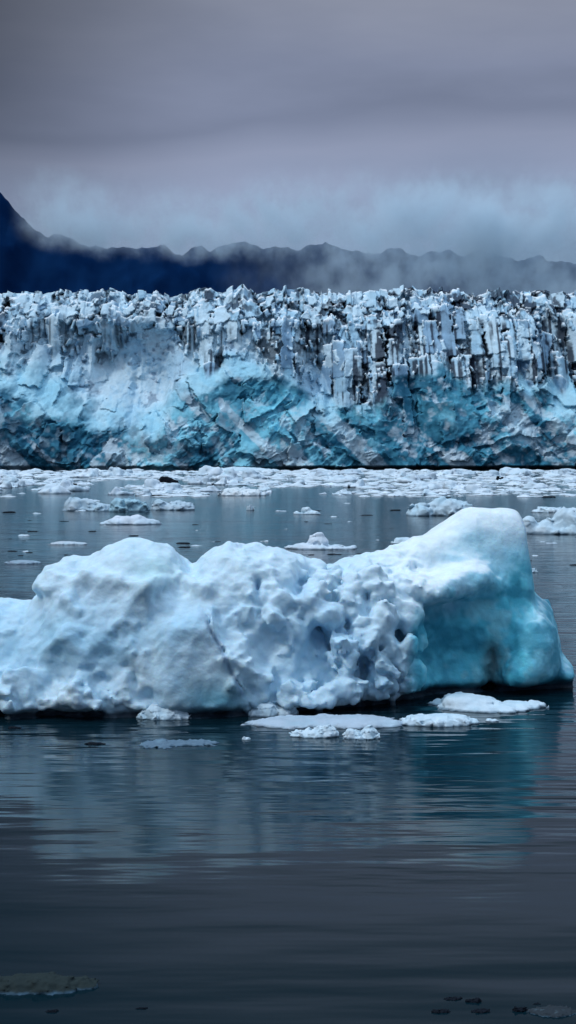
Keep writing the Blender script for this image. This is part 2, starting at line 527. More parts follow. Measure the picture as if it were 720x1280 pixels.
    col = mix3(col, (0.30, 0.68, 0.85), 0.9 * upper)
    col = mix3(col, (0.34, 0.60, 0.72), .5 * sm(880, 800, py) * sm(740, 800, py) * sm(330, 60, px) * (.5 + nz))
    col = mix3(col, (0.085, 0.56, 0.72), 0.92 * deep * (1 - 0.65 * sm(645, 680, px + 8 * nz) * sm(858, 835, py)))
    col = mix3(col, (0.035, 0.28, 0.41), 0.75 * deep * sm(0.05, 0.6, nz + 0.5 * nz2 + 0.3))
    col = mix3(col, (0.32, 0.70, 0.80), 0.6 * deep * sm(0.15, 0.6, -nz + 0.4 * nz2))
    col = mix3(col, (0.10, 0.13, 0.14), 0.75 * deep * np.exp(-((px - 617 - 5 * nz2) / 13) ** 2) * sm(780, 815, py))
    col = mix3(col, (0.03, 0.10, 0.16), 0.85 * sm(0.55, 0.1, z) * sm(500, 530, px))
    # darker blue-grey low on the left and centre, whiter above
    low_tone = np.clip(.45 + .9 * fbm((x - z) / 1.5, y / 1.6, (z + x) / 3.2, 3, 81), 0, 1) * sm(4.6, 2.2, z) * sm(530, 480, px)
    col = mix3(col, col * np.array([.58, .78, .90], np.float32), .8 * low_tone)
    # cold shadowed crevices in the middle
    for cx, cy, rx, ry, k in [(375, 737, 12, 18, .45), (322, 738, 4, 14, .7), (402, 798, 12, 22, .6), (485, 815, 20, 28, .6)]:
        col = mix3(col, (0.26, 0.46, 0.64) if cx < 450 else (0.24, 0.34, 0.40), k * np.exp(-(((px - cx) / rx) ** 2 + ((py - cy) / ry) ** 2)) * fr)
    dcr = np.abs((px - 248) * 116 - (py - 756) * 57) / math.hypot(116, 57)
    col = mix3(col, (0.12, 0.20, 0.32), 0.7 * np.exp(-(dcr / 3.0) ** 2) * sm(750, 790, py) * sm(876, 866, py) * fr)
    # undercut shadow along the waterline, painted into the colour
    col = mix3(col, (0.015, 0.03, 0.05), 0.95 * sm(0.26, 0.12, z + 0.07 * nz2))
    root = link('iceberg', None)
    root.location = (0, 46, 0)
    tag(root, 'huge white iceberg with a blue hollow side and peak filling the middle of the water', 'iceberg')
    v = v - np.array([0, 46, 0])
    fc = v[q].mean(1)
    fpx = 360 + fc[:, 0] / (fc[:, 1] + 46) * F
    dq = deep[q].mean(1)
    fid = np.where(dq > 0.5, 1, np.where(fpx < 240, 2, np.where(fpx > 500, 3, 0)))
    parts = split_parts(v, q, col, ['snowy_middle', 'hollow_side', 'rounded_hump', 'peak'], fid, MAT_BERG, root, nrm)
    for o in parts:
        o['label'] = {'snowy_middle': 'rough white snowy middle of the iceberg with a diagonal crack', 'hollow_side': 'deep teal melted ice wall below the peak',
                      'rounded_hump': 'smooth rounded pale hump at the left end', 'peak': 'white capped peak with pale blue upper face'}[o.name.split('.')[0]]


build_iceberg()


# ------------------------------------------------------------------ smaller ice
def lump_mesh(name, w, h, d, seed, blobs, mat, tint=WHITE, rough=1.0, blue=0.0, res=56):
    """one floating piece: flattened body and blobs (x, y, z, rx, ry, rz as shares of w, d, h), broken surface"""
    hx = max(w / res, h / 20.0) if h < w * 0.3 else w / res
    hx = w / res
    mz = max(0.25 * h, 3 * hx)
    org = np.array([-w * 0.62, -d * 0.65, -mz])
    n = [int(math.ceil((1.24 * w) / hx)), int(math.ceil(1.3 * d / hx)), int(math.ceil((1.35 * h + mz) / hx)) + 2]
    X, Y, Z = np.meshgrid(*(np.float32(o) + np.float32(hx) * np.arange(k, dtype=np.float32) for o, k in zip(org, n)), indexing='ij')
    f = None
    for bx, by, bz, rx, ry, rz in blobs:
        e = ell(X, Y, Z, (bx * w, by * d, bz * h), (rx * w, ry * d, rz * h)).astype(np.float32)
        f = e if f is None else smin(f, e, 0.12 * h)
    s = max(h * 0.9, w * 0.07)
    fa, _ = facets(X / s, Y / s, Z / (s * 0.8), seed)
    fb, _ = facets(X / (s * .45), Y / (s * .45), Z / (s * .4), seed + 3)
    f = f - rough * h * (0.16 * fa + 0.08 * fb + 0.10 * fbm(X / s, Y / s, Z / s, 3, seed + 5)) - 0.10 * h * fbm(X / w * 4, Y / w * 4, Z * 0, 3, seed + 9) * 2.2
    f[0], f[-1], f[:, 0], f[:, -1], f[:, :, -1] = 1, 1, 1, 1, 1
    v, q = surface_nets(f, org, hx)
    x, y, z = (v[:, k].astype(np.float32) for k in range(3))
    nz = fbm(x / s * .7, y / s * .7, z / s * .7, 3, seed + 20)
    col = np.tile(np.asarray(tint, np.float32), (len(v), 1))
    col = mix3(col, (0.30, 0.52, 0.64), np.clip(0.15 + blue + 0.5 * nz, 0, .8))
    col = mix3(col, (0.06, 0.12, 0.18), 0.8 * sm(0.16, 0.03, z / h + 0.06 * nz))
    return mesh_np(name, v, q, mat, col)


FLAT = [(0, 0, 0.0, .5, .5, .75), (-.15, 0, .3, .25, .3, .5)]


def ice(name, px, py, wpx, hpx, label, cat, blobs=FLAT, mat=None, seed=1, depth=0.5, tint=(.58, .72, .82), rough=1.0, blue=0.0, group=None, rot=0.0, res=56):
    """a floating piece whose front waterline is at pixel (px, py), wpx wide and hpx tall"""
    Y0 = water_Y(py)
    w, h = wpx / F * Y0, hpx / F * Y0
    d = w * depth
    o = link(name, lump_mesh(name, w, h, d, seed, blobs, mat or MAT_FLOE, tint, rough, blue, res))
    o.location = ((px - 360) / F * (Y0 + d * .45), Y0 + d * .45, 0)
    o.rotation_euler.z = rot
    return tag(o, label, cat, group)


GREY = (0.50, 0.58, 0.66)
# near the big iceberg
ice('ice_floe', 606, 890, 140, 17, 'low white floe with a mound against the blue hollow of the big iceberg', 'ice floe',
    [(0, 0, 0, .5, .5, .45), (-.12, 0, .3, .3, .36, .7), (.25, 0, .1, .25, .3, .35)], seed=3, depth=.55, rough=.45)
ice('ice_floe', 546, 908, 96, 13, 'bright white flat floe just right of the long grey floe before the iceberg', 'ice floe',
    [(0, 0, 0.1, .5, .5, .8), (.15, 0, .3, .3, .35, .7), (-.2, 0, .2, .25, .4, .7)], seed=4, depth=.45, rough=.7)
ice('ice_floe', 404, 911, 190, 9, 'long thin grey floe lying along the foot of the big iceberg', 'ice floe',
    [(-.2, 0, 0, .32, .5, .7), (.2, 0, .1, .32, .5, .8), (0, .1, 0, .45, .4, .8)], seed=5, depth=.4, tint=(.40, .50, .60), rough=1.0, blue=-.1)
ice('ice_chunk', 397, 923, 62, 13, 'small white lumpy chunk floating in front of the long grey floe', 'ice chunk',
    [(-.1, 0, 0, .42, .5, .6), (.2, 0, .2, .22, .3, .8), (-.3, 0, .1, .2, .3, .4)], seed=6)
ice('ice_chunk', 450, 924, 42, 13, 'small white knobbly chunk with two bumps, right of another small chunk', 'ice chunk',
    [(-.2, 0, .1, .28, .4, .7), (.22, 0, .2, .26, .4, .8), (0, 0, 0, .5, .5, .4)], seed=7)
ice('ice_chunk', 614, 902, 18, 4, 'tiny white ice bit beside the bright white flat floe', 'ice chunk', seed=8, res=24)
ice('ice_chunk', 206, 900, 60, 17, 'white crumbled ice chunk lying against the left foot of the big iceberg', 'ice chunk',
    [(-.2, 0, .1, .3, .4, .8), (.2, 0, .2, .28, .4, .8), (0, 0, 0, .5, .5, .5), (.35, 0, 0, .14, .3, .5)], seed=9)
ice('ice_chunk', 338, 896, 62, 18, 'rounded white ice lump at the foot of the iceberg right of its crack', 'ice chunk',
    [(-.1, 0, .1, .4, .5, .8), (.25, 0, .1, .26, .4, .6)], seed=10, rough=.6)
ice('ice_floe', 222, 935, 112, 8, 'thin clear glassy floe with dark edges left of the small white chunks', 'ice floe',
    [(-.2, 0, 0, .3, .45, .5), (.22, .15, 0, .28, .4, .5), (0, .2, 0, .3, .3, .4)], seed=12, tint=(.10, .17, .24), depth=.45, blue=-.2)
ice('ice_floe', 118, 931, 26, 3, 'thin dark sliver of ice alone in the water left of the clear floe', 'ice floe', seed=13, mat=MAT_DARK, depth=.35, res=30)
ice('ice_floe', 308, 925, 10, 4, 'tiny pale ice bit between clear floe and white chunk', 'ice chunk', seed=14, res=20)
ice('ice_chunk', 18, 911, 18, 3, 'thin dark ice bit at the left edge below the big iceberg', 'ice chunk', seed=15, mat=MAT_DARK, depth=.35, res=24)
# lower corners
ice('ice_floe', 48, 1243, 140, 20, 'grey rounded floe in the lower left corner of the dark water', 'ice floe',
    [(0, 0, -.1, .5, .5, .75), (.05, 0, .1, .35, .4, .75), (-.35, 0, 0, .2, .4, .6)], seed=16, depth=.4, mat=MAT_WET, tint=(.024, .035, .037), rough=.8, blue=-.4)
for px, py, w, h, s, lb in [(567, 1251, 23, 3, 17, 'thin black ice strip topmost of the group in the lower right corner'),
                            (592, 1254, 20, 5, 18, 'black ice lump touching the topmost strip in the lower right corner'),
                            (551, 1267, 22, 4, 19, 'black ice bit leftmost of the group in the lower right corner'),
                            (601, 1267, 24, 4, 25, 'long black ice bit below the black lump in the lower right corner'),
                            (651, 1265, 19, 6, 26, 'black ice chunk touching the left end of the clear ring floe'),
                            (671, 1256, 8, 3, 27, 'tiny black ice speck above the clear ring floe'),
                            (65, 1266, 14, 3, 28, 'black ice speck just below the grey corner floe'),
                            (177, 1262, 14, 2, 29, 'black ice speck alone right of the grey corner floe')]:
    ice('black_ice', px, py, w, h, lb, 'ice chunk', [(-.2, 0, 0, .3, .4, .7), (.2, .1, .1, .28, .45, .6), (0, -.1, 0, .45, .25, .4)], seed=s, mat=MAT_DARK, depth=.5, res=30, rough=1.8)
ice('ice_floe', 694, 1271, 62, 6, 'thin clear grey floe with dark rim in the lower right corner', 'ice floe', seed=30, mat=MAT_WET, depth=.5, tint=(.03, .04, .05), blue=-.3, rough=.8)

# middle water
ice('growler', 402, 687, 78, 15, 'white floe with a round knob on top, behind the saddle of the big iceberg', 'small iceberg',
    [(0, 0, 0, .5, .5, .38), (-.02, 0, .5, .17, .25, .7), (-.3, 0, .1, .2, .3, .3), (-.04, 0, 1.15, .10, .16, .28)], seed=31, rough=.5, tint=(.62, .72, .82))
ice('growler', 386, 643, 34, 9, 'small white floe with one hump in open water below the brash band', 'small iceberg',
    [(0, 0, 0, .5, .5, .5), (-.12, 0, .4, .2, .3, .6)], seed=32, rough=.6)
ice('growler', 545, 645, 84, 19, 'pale blue low iceberg behind the left slope of the peak', 'small iceberg',
    [(-.2, 0, .1, .3, .5, .6), (.15, 0, .2, .35, .5, .8), (.3, 0, .1, .2, .3, .7)], seed=33, tint=(.55, .68, .78), blue=.15)
ice('growler', 700, 668, 90, 29, 'bright white lumpy small iceberg at the right edge behind the peak', 'small iceberg',
    [(.02, 0, 0, .5, .5, .5), (.12, 0, .3, .22, .35, .72), (-.2, 0, .2, .16, .3, .5), (-.4, 0, .2, .12, .25, .5)], seed=34, rough=.7)
ice('growler', 663, 716, 20, 12, 'small white ice bit peeking out at the right flank of the peak', 'small iceberg', seed=35, res=30)
ice('growler', 512, 680, 50, 9, 'flat white floe half hidden behind the left slope of the peak', 'ice floe', seed=36, rough=.6)
ice('growler', 160, 656, 72, 13, 'low smooth dome shaped white floe alone above the left hump', 'ice floe',
    [(0, 0, 0, .5, .5, .6), (.02, 0, .1, .32, .4, .8)], seed=37, rough=.35, tint=(.62, .70, .80))
ice('growler', 112, 639, 66, 16, 'lumpy grey white small iceberg at left end of the row below the brash band', 'small iceberg',
    [(-.25, 0, .1, .22, .4, .8), (.1, 0, 0, .4, .5, .7), (-.05, 0, .2, .25, .4, .6)], seed=38, tint=(.48, .60, .70))
ice('growler', 160, 640, 50, 18, 'blue hollowed small iceberg in the middle of the row below the brash band', 'small iceberg',
    [(0, 0, .1, .42, .45, .8), (-.25, 0, .1, .25, .4, .7), (.3, 0, .0, .25, .4, .6)], seed=39, tint=(.34, .55, .66), blue=.3)
ice('growler', 214, 638, 54, 14, 'dark flecked small iceberg at right end of the row below the brash band', 'small iceberg',
    [(.1, 0, 0, .42, .5, .7), (-.25, 0, .1, .26, .4, .8)], seed=40, tint=(.48, .60, .70), blue=.15)
ice('growler', 302, 620, 56, 11, 'low white floe at the near edge of the brash band left of centre', 'ice floe', seed=41, tint=(.7, .78, .84))
ice('growler', 313, 638, 9, 6, 'tiny white ice bit with dark foot alone in the middle water', 'ice chunk', seed=42, res=24)
ice('black_ice', 209, 603, 26, 7, 'black wedge of dirty ice on the white brash band under the glacier', 'ice chunk', mat=MAT_DARK,
    blobs=[(-.1, 0, .2, .35, .4, .8), (.2, 0, 0, .3, .4, .5)], seed=43, res=30)
ice('black_ice', 624, 601, 10, 6, 'thin dark shard standing in the brash right of centre under the glacier', 'ice chunk', mat=MAT_DARK, seed=44, res=24)
ice('black_ice', 93, 608, 6, 4, 'black speck of ice at the left of the brash band', 'ice chunk', mat=MAT_DARK, seed=45, res=20)
ice('growler', 298, 590, 95, 7, 'long white floe lying at the foot of the glacier left of centre', 'ice floe', seed=46, rough=.6)
ice('growler', 690, 641, 58, 9, 'flat white floe in the water above the lumpy one at the right edge', 'ice floe', seed=47, rough=.8)
ice('growler', 84, 681, 44, 5, 'flat grey floe left of the rounded hump of the big iceberg', 'ice floe', seed=48, tint=GREY, rough=.5)
ice('growler', 28, 705, 40, 5, 'thin grey floe at the left edge above the big iceberg', 'ice floe', seed=49, tint=(.25, .33, .42), rough=.5)

# brash ice: a few shapes, many individual pieces
rng = np.random.default_rng(7)
variants = []
for k in range(9):
    a = [(0, 0, 0, .5, .5, .5), (rng.uniform(-.25, .25), 0, .3, rng.uniform(.15, .3), .3, rng.uniform(.4, .7)), (rng.uniform(-.3, .3), 0, .1, .25, .35, .5)]
    variants.append(lump_mesh('brash_ice', 1.0, 0.28, 0.55, 100 + k, a, MAT_FLOE, tint=(.66, .77, .87) if k % 3 else (.5, .6, .7), blue=0.05 * (k % 3), res=20))
dark_variants = [lump_mesh('black_ice', 1.0, 0.2, 0.5, 140 + k, FLAT, MAT_DARK, res=16) for k in range(3)]


def scatter(n, label, group, cat, pxr, pyf, wf, src, name, flat=(0.5, 1.1)):
    for i in range(n):
        py = pyf(rng.random())
        px = rng.uniform(*pxr)
        Y0 = water_Y(py)
        w = wf(rng.random()) / F * Y0
        o = link(name, src[int(rng.integers(len(src)))])
        o.location = ((px - 360) / F * Y0, Y0, 0)
        o.scale = (w, w * rng.uniform(.8, 1.5), w * rng.uniform(*flat))
        o.rotation_euler.z = rng.uniform(-.5, .5) + (math.pi if rng.random() < .5 else 0)
        tag(o, label, cat, group)


scatter(235, 'small white brash ice piece packed in the pale band along the glacier foot', 'brash ice pieces in the pale band along the glacier foot', 'brash ice',
        (-60, 780), lambda u: 592 + 28 * u ** 1.15, lambda u: 9 + 34 * u ** 2, variants, 'brash_ice', (.5, 1.5))
scatter(34, 'small pale ice bit scattered in the open water behind the big iceberg', 'pale bits in the open water behind the big iceberg', 'brash ice',
        (-40, 760), lambda u: 622 + 75 * u ** 1.2, lambda u: 4 + 14 * u ** 2, variants, 'brash_ice', (.25, .6))
scatter(60, 'thin dark ice sliver scattered in the open water behind the big iceberg', 'dark slivers in the open water behind the big iceberg', 'dark ice',
        (-40, 760), lambda u: 618 + 90 * u, lambda u: 5 + 16 * u ** 2, dark_variants, 'black_ice', (.25, .6))


def brash_field():
    """the crushed ice between the pieces, one mesh"""
    V, Q, K = [], [], []
    base = 0
    src = []
    for me in [lump_mesh('brash_ice', 1.0, .28, .6, 180 + k, [(0, 0, 0, .5, .5, .55), (.1, 0, .2, .3, .3, .6)], MAT_FLOE, tint=(.68, .79, .88), res=11) for k in range(4)]:
        co = np.zeros(len(me.vertices) * 3, np.float32); me.vertices.foreach_get('co', co)
        ix = np.zeros(len(me.loops), np.int32); me.loops.foreach_get('vertex_index', ix)
        cc = np.zeros(len(me.vertices) * 4, np.float32); me.color_attributes['ice_tint'].data.foreach_get('color', cc)
        src.append((co.reshape(-1, 3), ix.reshape(-1, 4), cc.reshape(-1, 4)[:, :3]))
    for i in range(1900):
        py = 588.6 + 33 * rng.random() ** 1.3
        Y0 = water_Y(py)
        x0 = rng.uniform(-100, 820)
        if py > 602 and vnoise(np.array([x0 / 70]), np.array([py / 9]), np.array([0.]), 77)[0] > 0.45 - (py - 602) / 25:
            continue
        w = rng.uniform(7, 30) / F * Y0
        co, ix, cc = src[int(rng.integers(4))]
        a = rng.uniform(0, 6.28)
        R = np.array([[math.cos(a), -math.sin(a), 0], [math.sin(a), math.cos(a), 0], [0, 0, 1]])
        V.append((co * (w, w * 1.4, w * rng.uniform(.2, .6))) @ R.T + ((x0 - 360) / F * Y0, Y0, 0))
        Q.append(ix + base); K.append(cc * rng.uniform(.75, 1.05)); base += len(co)
    o = link('brash_ice_field', mesh_np('brash_ice_field', np.concatenate(V), np.concatenate(Q), MAT_FLOE, np.concatenate(K)))
    tag(o, 'crushed white ice filling the gaps between the brash pieces under the glacier', 'brash ice', None, 'stuff')


brash_field()


# ------------------------------------------------------------------ the glacier
def build_glacier():
    Y0 = 875.0
    st = 0.42
    xs = np.arange(-290, 290, st).astype(np.float32)
    zs = np.arange(-1.2, 119, st).astype(np.float32)
    X, Z = np.meshgrid(xs, zs, indexing='ij')
    px, py = 360 + X * 2, 588 - Z * 2
    n1 = fbm(X / 26, Z / 26, X * 0, 4, 201)
    n2 = fbm(X / 9, Z / 9, X * 0, 4, 202)
    n3 = fbm(X / 3.2, Z / 3.2, X * 0, 3, 203)
    blueB = np.interp(px[:, 0], [-220, -60, 0, 60, 100, 120, 160, 190, 215, 240, 300, 360, 400, 470, 500, 560, 600, 640, 720, 800, 940],
                      [500, 480, 490, 500, 520, 545, 552, 540, 500, 487, 478, 488, 530, 500, 482, 466, 498, 482, 500, 490, 500]).astype(np.float32)[:, None]
    colB = np.interp(px[:, 0], [-220, 0, 60, 100, 130, 150, 200, 225, 260, 290, 310, 340, 380, 430, 470, 520, 560, 600, 640, 720, 940],
                     [445, 445, 450, 470, 440, 400, 395, 430, 450, 440, 428, 470, 470, 488, 512, 500, 480, 480, 490, 480, 470]).astype(np.float32)[:, None]
    rimB = 390 + 12 * vnoise(X / 30, X * 0, X * 0, 210)
    wob = 26 * n1 + 16 * n2
    low = sm(-14, 14, py - blueB + wob)                       # blue cliff
    low_edge = 26 * vnoise(X / 16, X * 0, X * 0, 207) + 22 * vnoise(X / 6.5, X * 0, X * 0, 208)
    colz = sm(6, -6, py - colB + wob * .7 + low_edge * (1 - np.exp(-((px - 185) / 60) ** 2)))                  # upper wall of pillars and rim
    rim = sm(6, -6, py - rimB + 7 * n2)
    mid = np.clip(1 - low - colz, 0, 1)
    # depth: slope of each zone accumulated upwards
    slope = 0.25 * low + 1.2 * mid + 0.35 * colz + 0.9 * rim
    d = np.cumsum(slope, axis=1) * st
    dtop = d[:, -1:]
    d = d - (dtop - dtop.mean()) * sm(55, 108, Z)
    smooth_d = d.copy()
    n4 = fbm(X / 1.5, Z / 1.5, X * 0, 2, 204)
    g = np.random.default_rng(11)
    # every zone is a pile of broken blocks: each block is a tilted plane with straight ragged edges; the nearest one shows
    blk = np.full(X.shape, 1e3, np.float32)                 # relative depth of the blocks
    tone = np.zeros(X.shape, np.float32)                    # random tone of the block
    capd = np.full(X.shape, 9.0, np.float32)                # distance below the block's top
    edge = np.zeros(X.shape, np.float32)                    # distance to its nearest side
    BB, CB = np.interp(xs, xs, blueB[:, 0]), np.interp(xs, xs, colB[:, 0])
    RB = rimB[:, 0]

    def block(cx, cz, w, h, th, d0, sx, sz, t, rag=.12):
        r = 0.5 * (w + h) + 1
        i0, i1 = np.searchsorted(xs, (cx - r, cx + r)); k0, k1 = np.searchsorted(zs, (cz - r, cz + r))
        if i1 - i0 < 2 or k1 - k0 < 2:
            return
        x, z = X[i0:i1, k0:k1] - cx, Z[i0:i1, k0:k1] - cz
        jag = (0.22 * n3[i0:i1, k0:k1] + rag * n2[i0:i1, k0:k1]) * min(w, 8) + .35 * n4[i0:i1, k0:k1]
        u, v = math.cos(th) * x + math.sin(th) * z, -math.sin(th) * x + math.cos(th) * z
        u = u + jag; v = v + jag * .8
        taper = 1 - 0.25 * (v / h + .5)
        eu, ev = w / 2 * taper - np.abs(u), h / 2 - np.abs(v)
        e = np.minimum(eu, ev)
        dd = d0 + sx * u / w + sz * v / h + 0.5 * n3[i0:i1, k0:k1] + 1.2 * np.clip(.7 - e, 0, .7) ** 2
        m = (e > 0) & (dd < blk[i0:i1, k0:k1])
        for arr, val in ((blk, dd), (tone, t), (capd, h / 2 - v), (edge, e)):
            sub = arr[i0:i1, k0:k1]
            sub[m] = val[m] if isinstance(val, np.ndarray) else val

    def zone_of(cx, cz):
        k = int(np.clip((cx - xs[0]) / st, 0, len(xs) - 1)); p = 588 - 2 * cz
        return p - BB[k], p - CB[k], p - RB[k], 360 + 2 * cx

    skip = sm(.12, .32, vnoise(X / 21, Z / 26, X * 0, 295) + .25 * n2)
    skipn = lambda a, b: float(vnoise(np.array([a / 21]), np.array([b / 26]), np.array([0.]), 295)[0])
    for _ in range(1350):                                   # tall pillars
        cx, cz = g.uniform(-290, 290), g.uniform(30, 112)
        zb, zc, zr, p = zone_of(cx, cz)
        if zc > 4 + 24 * g.random() ** 2 or zr < -4 or abs(p - 185) < 45 and g.random() < .8:
            continue
        if skipn(cx, cz) > .22 and g.random() < .85:
            continue
        w = 1.6 + 13 * g.random() ** 2.6; h = w * g.uniform(1.2, 4.0) + 3
        block(cx, cz, w, min(h, 34), g.normal(0, .13), g.uniform(-5, 5), g.uniform(-5, 5), g.uniform(-2, 1), g.random())
    for _ in range(1500):                                   # jumbled rim blocks
        cx, cz = g.uniform(-290, 290), g.uniform(92, 120)
        if zone_of(cx, cz)[2] > 6:
            continue
        w = 2.4 + 10 * g.random() ** 2
        block(cx, cz, w, w * g.uniform(.35, 1.1) + 1, g.normal(0, .22), g.uniform(-6, 5), g.uniform(-4, 4), g.uniform(-3, 1), g.random())
    for _ in range(260):                                   # blue cliff: large leaning slabs and splinters
        cx, cz = g.uniform(-290, 290), g.uniform(-2, 62)
        zb = zone_of(cx, cz)[0]
        if zb < -10 - 22 * g.random():
            continue
        w = 4 + 24 * g.random() ** 1.8
        block(cx, cz, w, w * g.uniform(.5, 1.6), g.choice([-.75, .6, .1, 1.2]) + g.normal(0, .25), g.uniform(-3.5, 4), g.normal(0, 2.6), g.normal(-1, 2.6), g.random(), .55)
    for _ in range(500):                                    # blocks fallen on the snow slope
        cx, cz = g.uniform(-290, 290), g.uniform(10, 90)
        zb, zc, zr, p = zone_of(cx, cz)
        if zb > 0 or zc < 0:
            continue
        w = 1.6 + 9 * g.random() ** 3
        block(cx, cz, w, w * g.uniform(.6, 1.3), g.normal(0, .6), g.uniform(-.5, 2.5), g.normal(0, 1.5), g.uniform(-1, 2), g.random())
    fa, _ = facets((X + 4 * n2) / 24, X * 0 + .5, (Z + 4 * n2) / 17, 240)
    fb, _ = facets((X + 3 * n2) / 6, X * 0 + .5, (Z + 3 * n2) / 5, 241)
    for _ in range(2300):                                   # splinters and small towers
        cx, cz = g.uniform(-290, 290), g.uniform(50, 120)
        if zone_of(cx, cz)[1] > 8:
            continue
        w = .9 + 2.2 * g.random() ** 2
        block(cx, cz, w, w * g.uniform(.7, 3.0) + .6, g.normal(0, .3), g.uniform(-6, 5), g.normal(0, 1.5), g.uniform(-1, 1), g.random(), .05)
    gapd = np.where(colz > .5, 6.5 + 2 * n2 - (4.5 - 2.5 * n2 - n3) * skip, 1.5 + 3.2 * fa + 1.1 * fb + 2.5 * n2 + .7 * n3 + 3 * fbm((X + Z) / 30, (Z - X) / 9, X * 0, 4, 206, ridged=True)) * (1 - mid) + (1.2 + 1.5 * n2 + n3) * mid
    hole = blk > gapd
    rel = np.where(hole, gapd, blk)
    edge = np.where(hole, 0, edge)
    d = smooth_d + rel + low * (6 * n1 + 1.0 * n2) + mid * (4 * n1 + 1.5 * n2) + colz * 3.5 * n1 + .3 * n3
    d += 9 * fbm(X / 90, Z / 90, X * 0, 2, 250)
    d += 7 * sm(3.2, 0.6, Z) * (0.4 + sm(300, 420, px))     # undercut at the water
    # silhouette of the top
    tx = xs[:, None]
    top = 121.0 + 1.2 * vnoise(tx / 40, tx * 0, tx * 0, 260) + 1.6 * vnoise(tx / 9, tx * 0, tx * 0, 261)
    w_, _, cc = worley(tx / 4.2, tx * 0 + .5, tx * 0 + .5, 262)
    top = top + (cc[1] - .5) * 2.6 + cc[3] * (cc[2] - .5) * 4
    for cx, hh, ww in ((298, 4.2, 8), (238, 2.6, 22), (120, 2.2, 30), (520, 1.5, 60)):
        top = top + hh * np.clip(1 - np.abs(360 + tx * 2 - cx) / ww, 0, 1)
    Zs = np.where(Z > 90, 90 + (Z - 90) * (top - 90) / (119 - 90), Z)
    # ice colour, with shade painted in at the foot
    white = np.array([0.53, 0.71, 0.82], np.float32)
    dirt = np.array([0.016, 0.026, 0.050], np.float32)  # dark tone of the dirt streaks and of the gaps between blocks
    up = np.maximum(colz, rim)
    col = np.tile(white, X.shape + (1,))
    # upper wall: pale blue faces, white caps, darkened gaps
    face_blue = sm(.25, .95, tone + .35 * n2)
    col = mix3(col, (0.26, 0.50, 0.68), .85 * face_blue * up * sm(.4, 2.5, capd + n3))
    col = mix3(col, (0.20, 0.32, 0.47), .6 * up * (tone > .8) * sm(.5, 3, capd))
    heavy = 0.72 + 0.55 * np.exp(-((px - 520) / 140) ** 2) + .35 * sm(600, 720, px) + .3 * np.exp(-((px - 240) / 60) ** 2) + .2 * sm(60, 0, px)
    clean = 1 - .9 * np.exp(-(((px - 185) / 45) ** 2 + ((py - 440) / 45) ** 2))
    col = mix3(col, dirt, np.clip(up * hole * (1 - .8 * skip) * sm(-.6, .0, n2 + n1) * heavy * 1.2, 0, .95) * clean)
    streak = sm(.05 - .22 * np.exp(-((px - 530) / 95) ** 2), .5, vnoise(X / 1.5, Z / 32, X * 0, 270) * .7 + .45 * vnoise(X / 12, Z / 22, X * 0, 271) + .3 * n3)
    col = mix3(col, dirt, np.clip(colz * (1 - rim) * streak * heavy * .9 * sm(.8, 3.5, capd), 0, .92) * clean)
    col = mix3(col, dirt, np.clip(up * sm(.45, .05, edge) * heavy * .8 * sm(-.2, .3, n2 + .5 * n3) * sm(.6, 1.6, capd), 0, .85) * clean)
    col = mix3(col, dirt, np.clip(rim * sm(.05, .45, n2 * .8 + .6 * n3 + (tone - .5) * .6) * heavy * .85, 0, .88))
    col = mix3(col, (.82, .89, .95), up * .8 * sm(1.3, .5, capd + .8 * n3) * (1 - hole))
    # snow slope: streaked white and pale blue
    col = mix3(col, (0.78, 0.88, 0.95), mid * .45 * sm(-.1, .5, n2 + .5 * n3))
    col = mix3(col, (0.38, 0.60, 0.76), mid * .8 * sm(-.15, .45, vnoise(X / 11 + Z / 16, Z / 22 - X / 40, X * 0, 290) + .6 * n3 + .3 * n1))
    col = mix3(col, (0.10, 0.15, 0.24), .6 * sm(.30, .55, n2 * .7 + n3 * .7) * mid)
    # blue ice
    col = mix3(col, (0.20, 0.58, 0.74), 0.9 * np.maximum(low, .55 * sm(60, 10, blueB - py + wob) * (1 - colz)))
    col = mix3(col, (0.08, 0.36, 0.49), low * .5 * sm(0, .6, n3 + .6 * n4 + .5 * n2))
    pat = .42 * sm(170, 90, px + 30 * n1) + .24 * sm(520, 580, px + 30 * n1) + 0.26 * sm(505, 580, py) - .06
    deepb = sm(-.12, .5, .9 * n1 + .45 * n2 + .35 * (tone - .5) * (1 - hole) + .25 * n3 + pat + .12)
    col = mix3(col, (0.025, 0.20, 0.32), 0.9 * low * deepb)
    col = mix3(col, (0.015, 0.09, 0.17), 0.75 * low * sm(.35, .75, deepb * .5 + .5 * n2 + .3 * n3 + .25 * (tone > .75)))
    col = mix3(col, (0.02, 0.15, 0.24), .7 * low * sm(.12, .55, n3 * .65 + n4 * .45 + n2 * .45))
    aq = np.exp(-(((px - 355) / 95) ** 2 + ((py - 520) / 38) ** 2)) + .6 * np.exp(-(((px - 600) / 70) ** 2 + ((py - 500) / 25) ** 2))
    col = mix3(col, (0.16, 0.62, 0.82), 0.5 * low * np.clip(aq, 0, 1))
    fleck = sm(.05, .5, n2 * .6 + n3 * .7 - .45 * n1 + .45 * (.45 - tone) * (1 - hole))
    col = mix3(col, (0.66, 0.84, 0.94), 0.62 * low * fleck * (1 - .5 * deepb))
    diag = sm(.25, .6, vnoise((X + Z) / 9, (Z - X) / 55, X * 0, 291) + .5 * n3)
    col = mix3(col, (0.66, 0.80, 0.90), .6 * low * diag)
    col = mix3(col, (0.62, 0.74, 0.84), 0.5 * low * sm(.03, .25, n3 * n2) * sm(420, 520, px))
    col = mix3(col, (0.02, 0.10, 0.18), 0.45 * low * sm(.5, .1, edge) * (1 - hole) * (n2 > -.1))
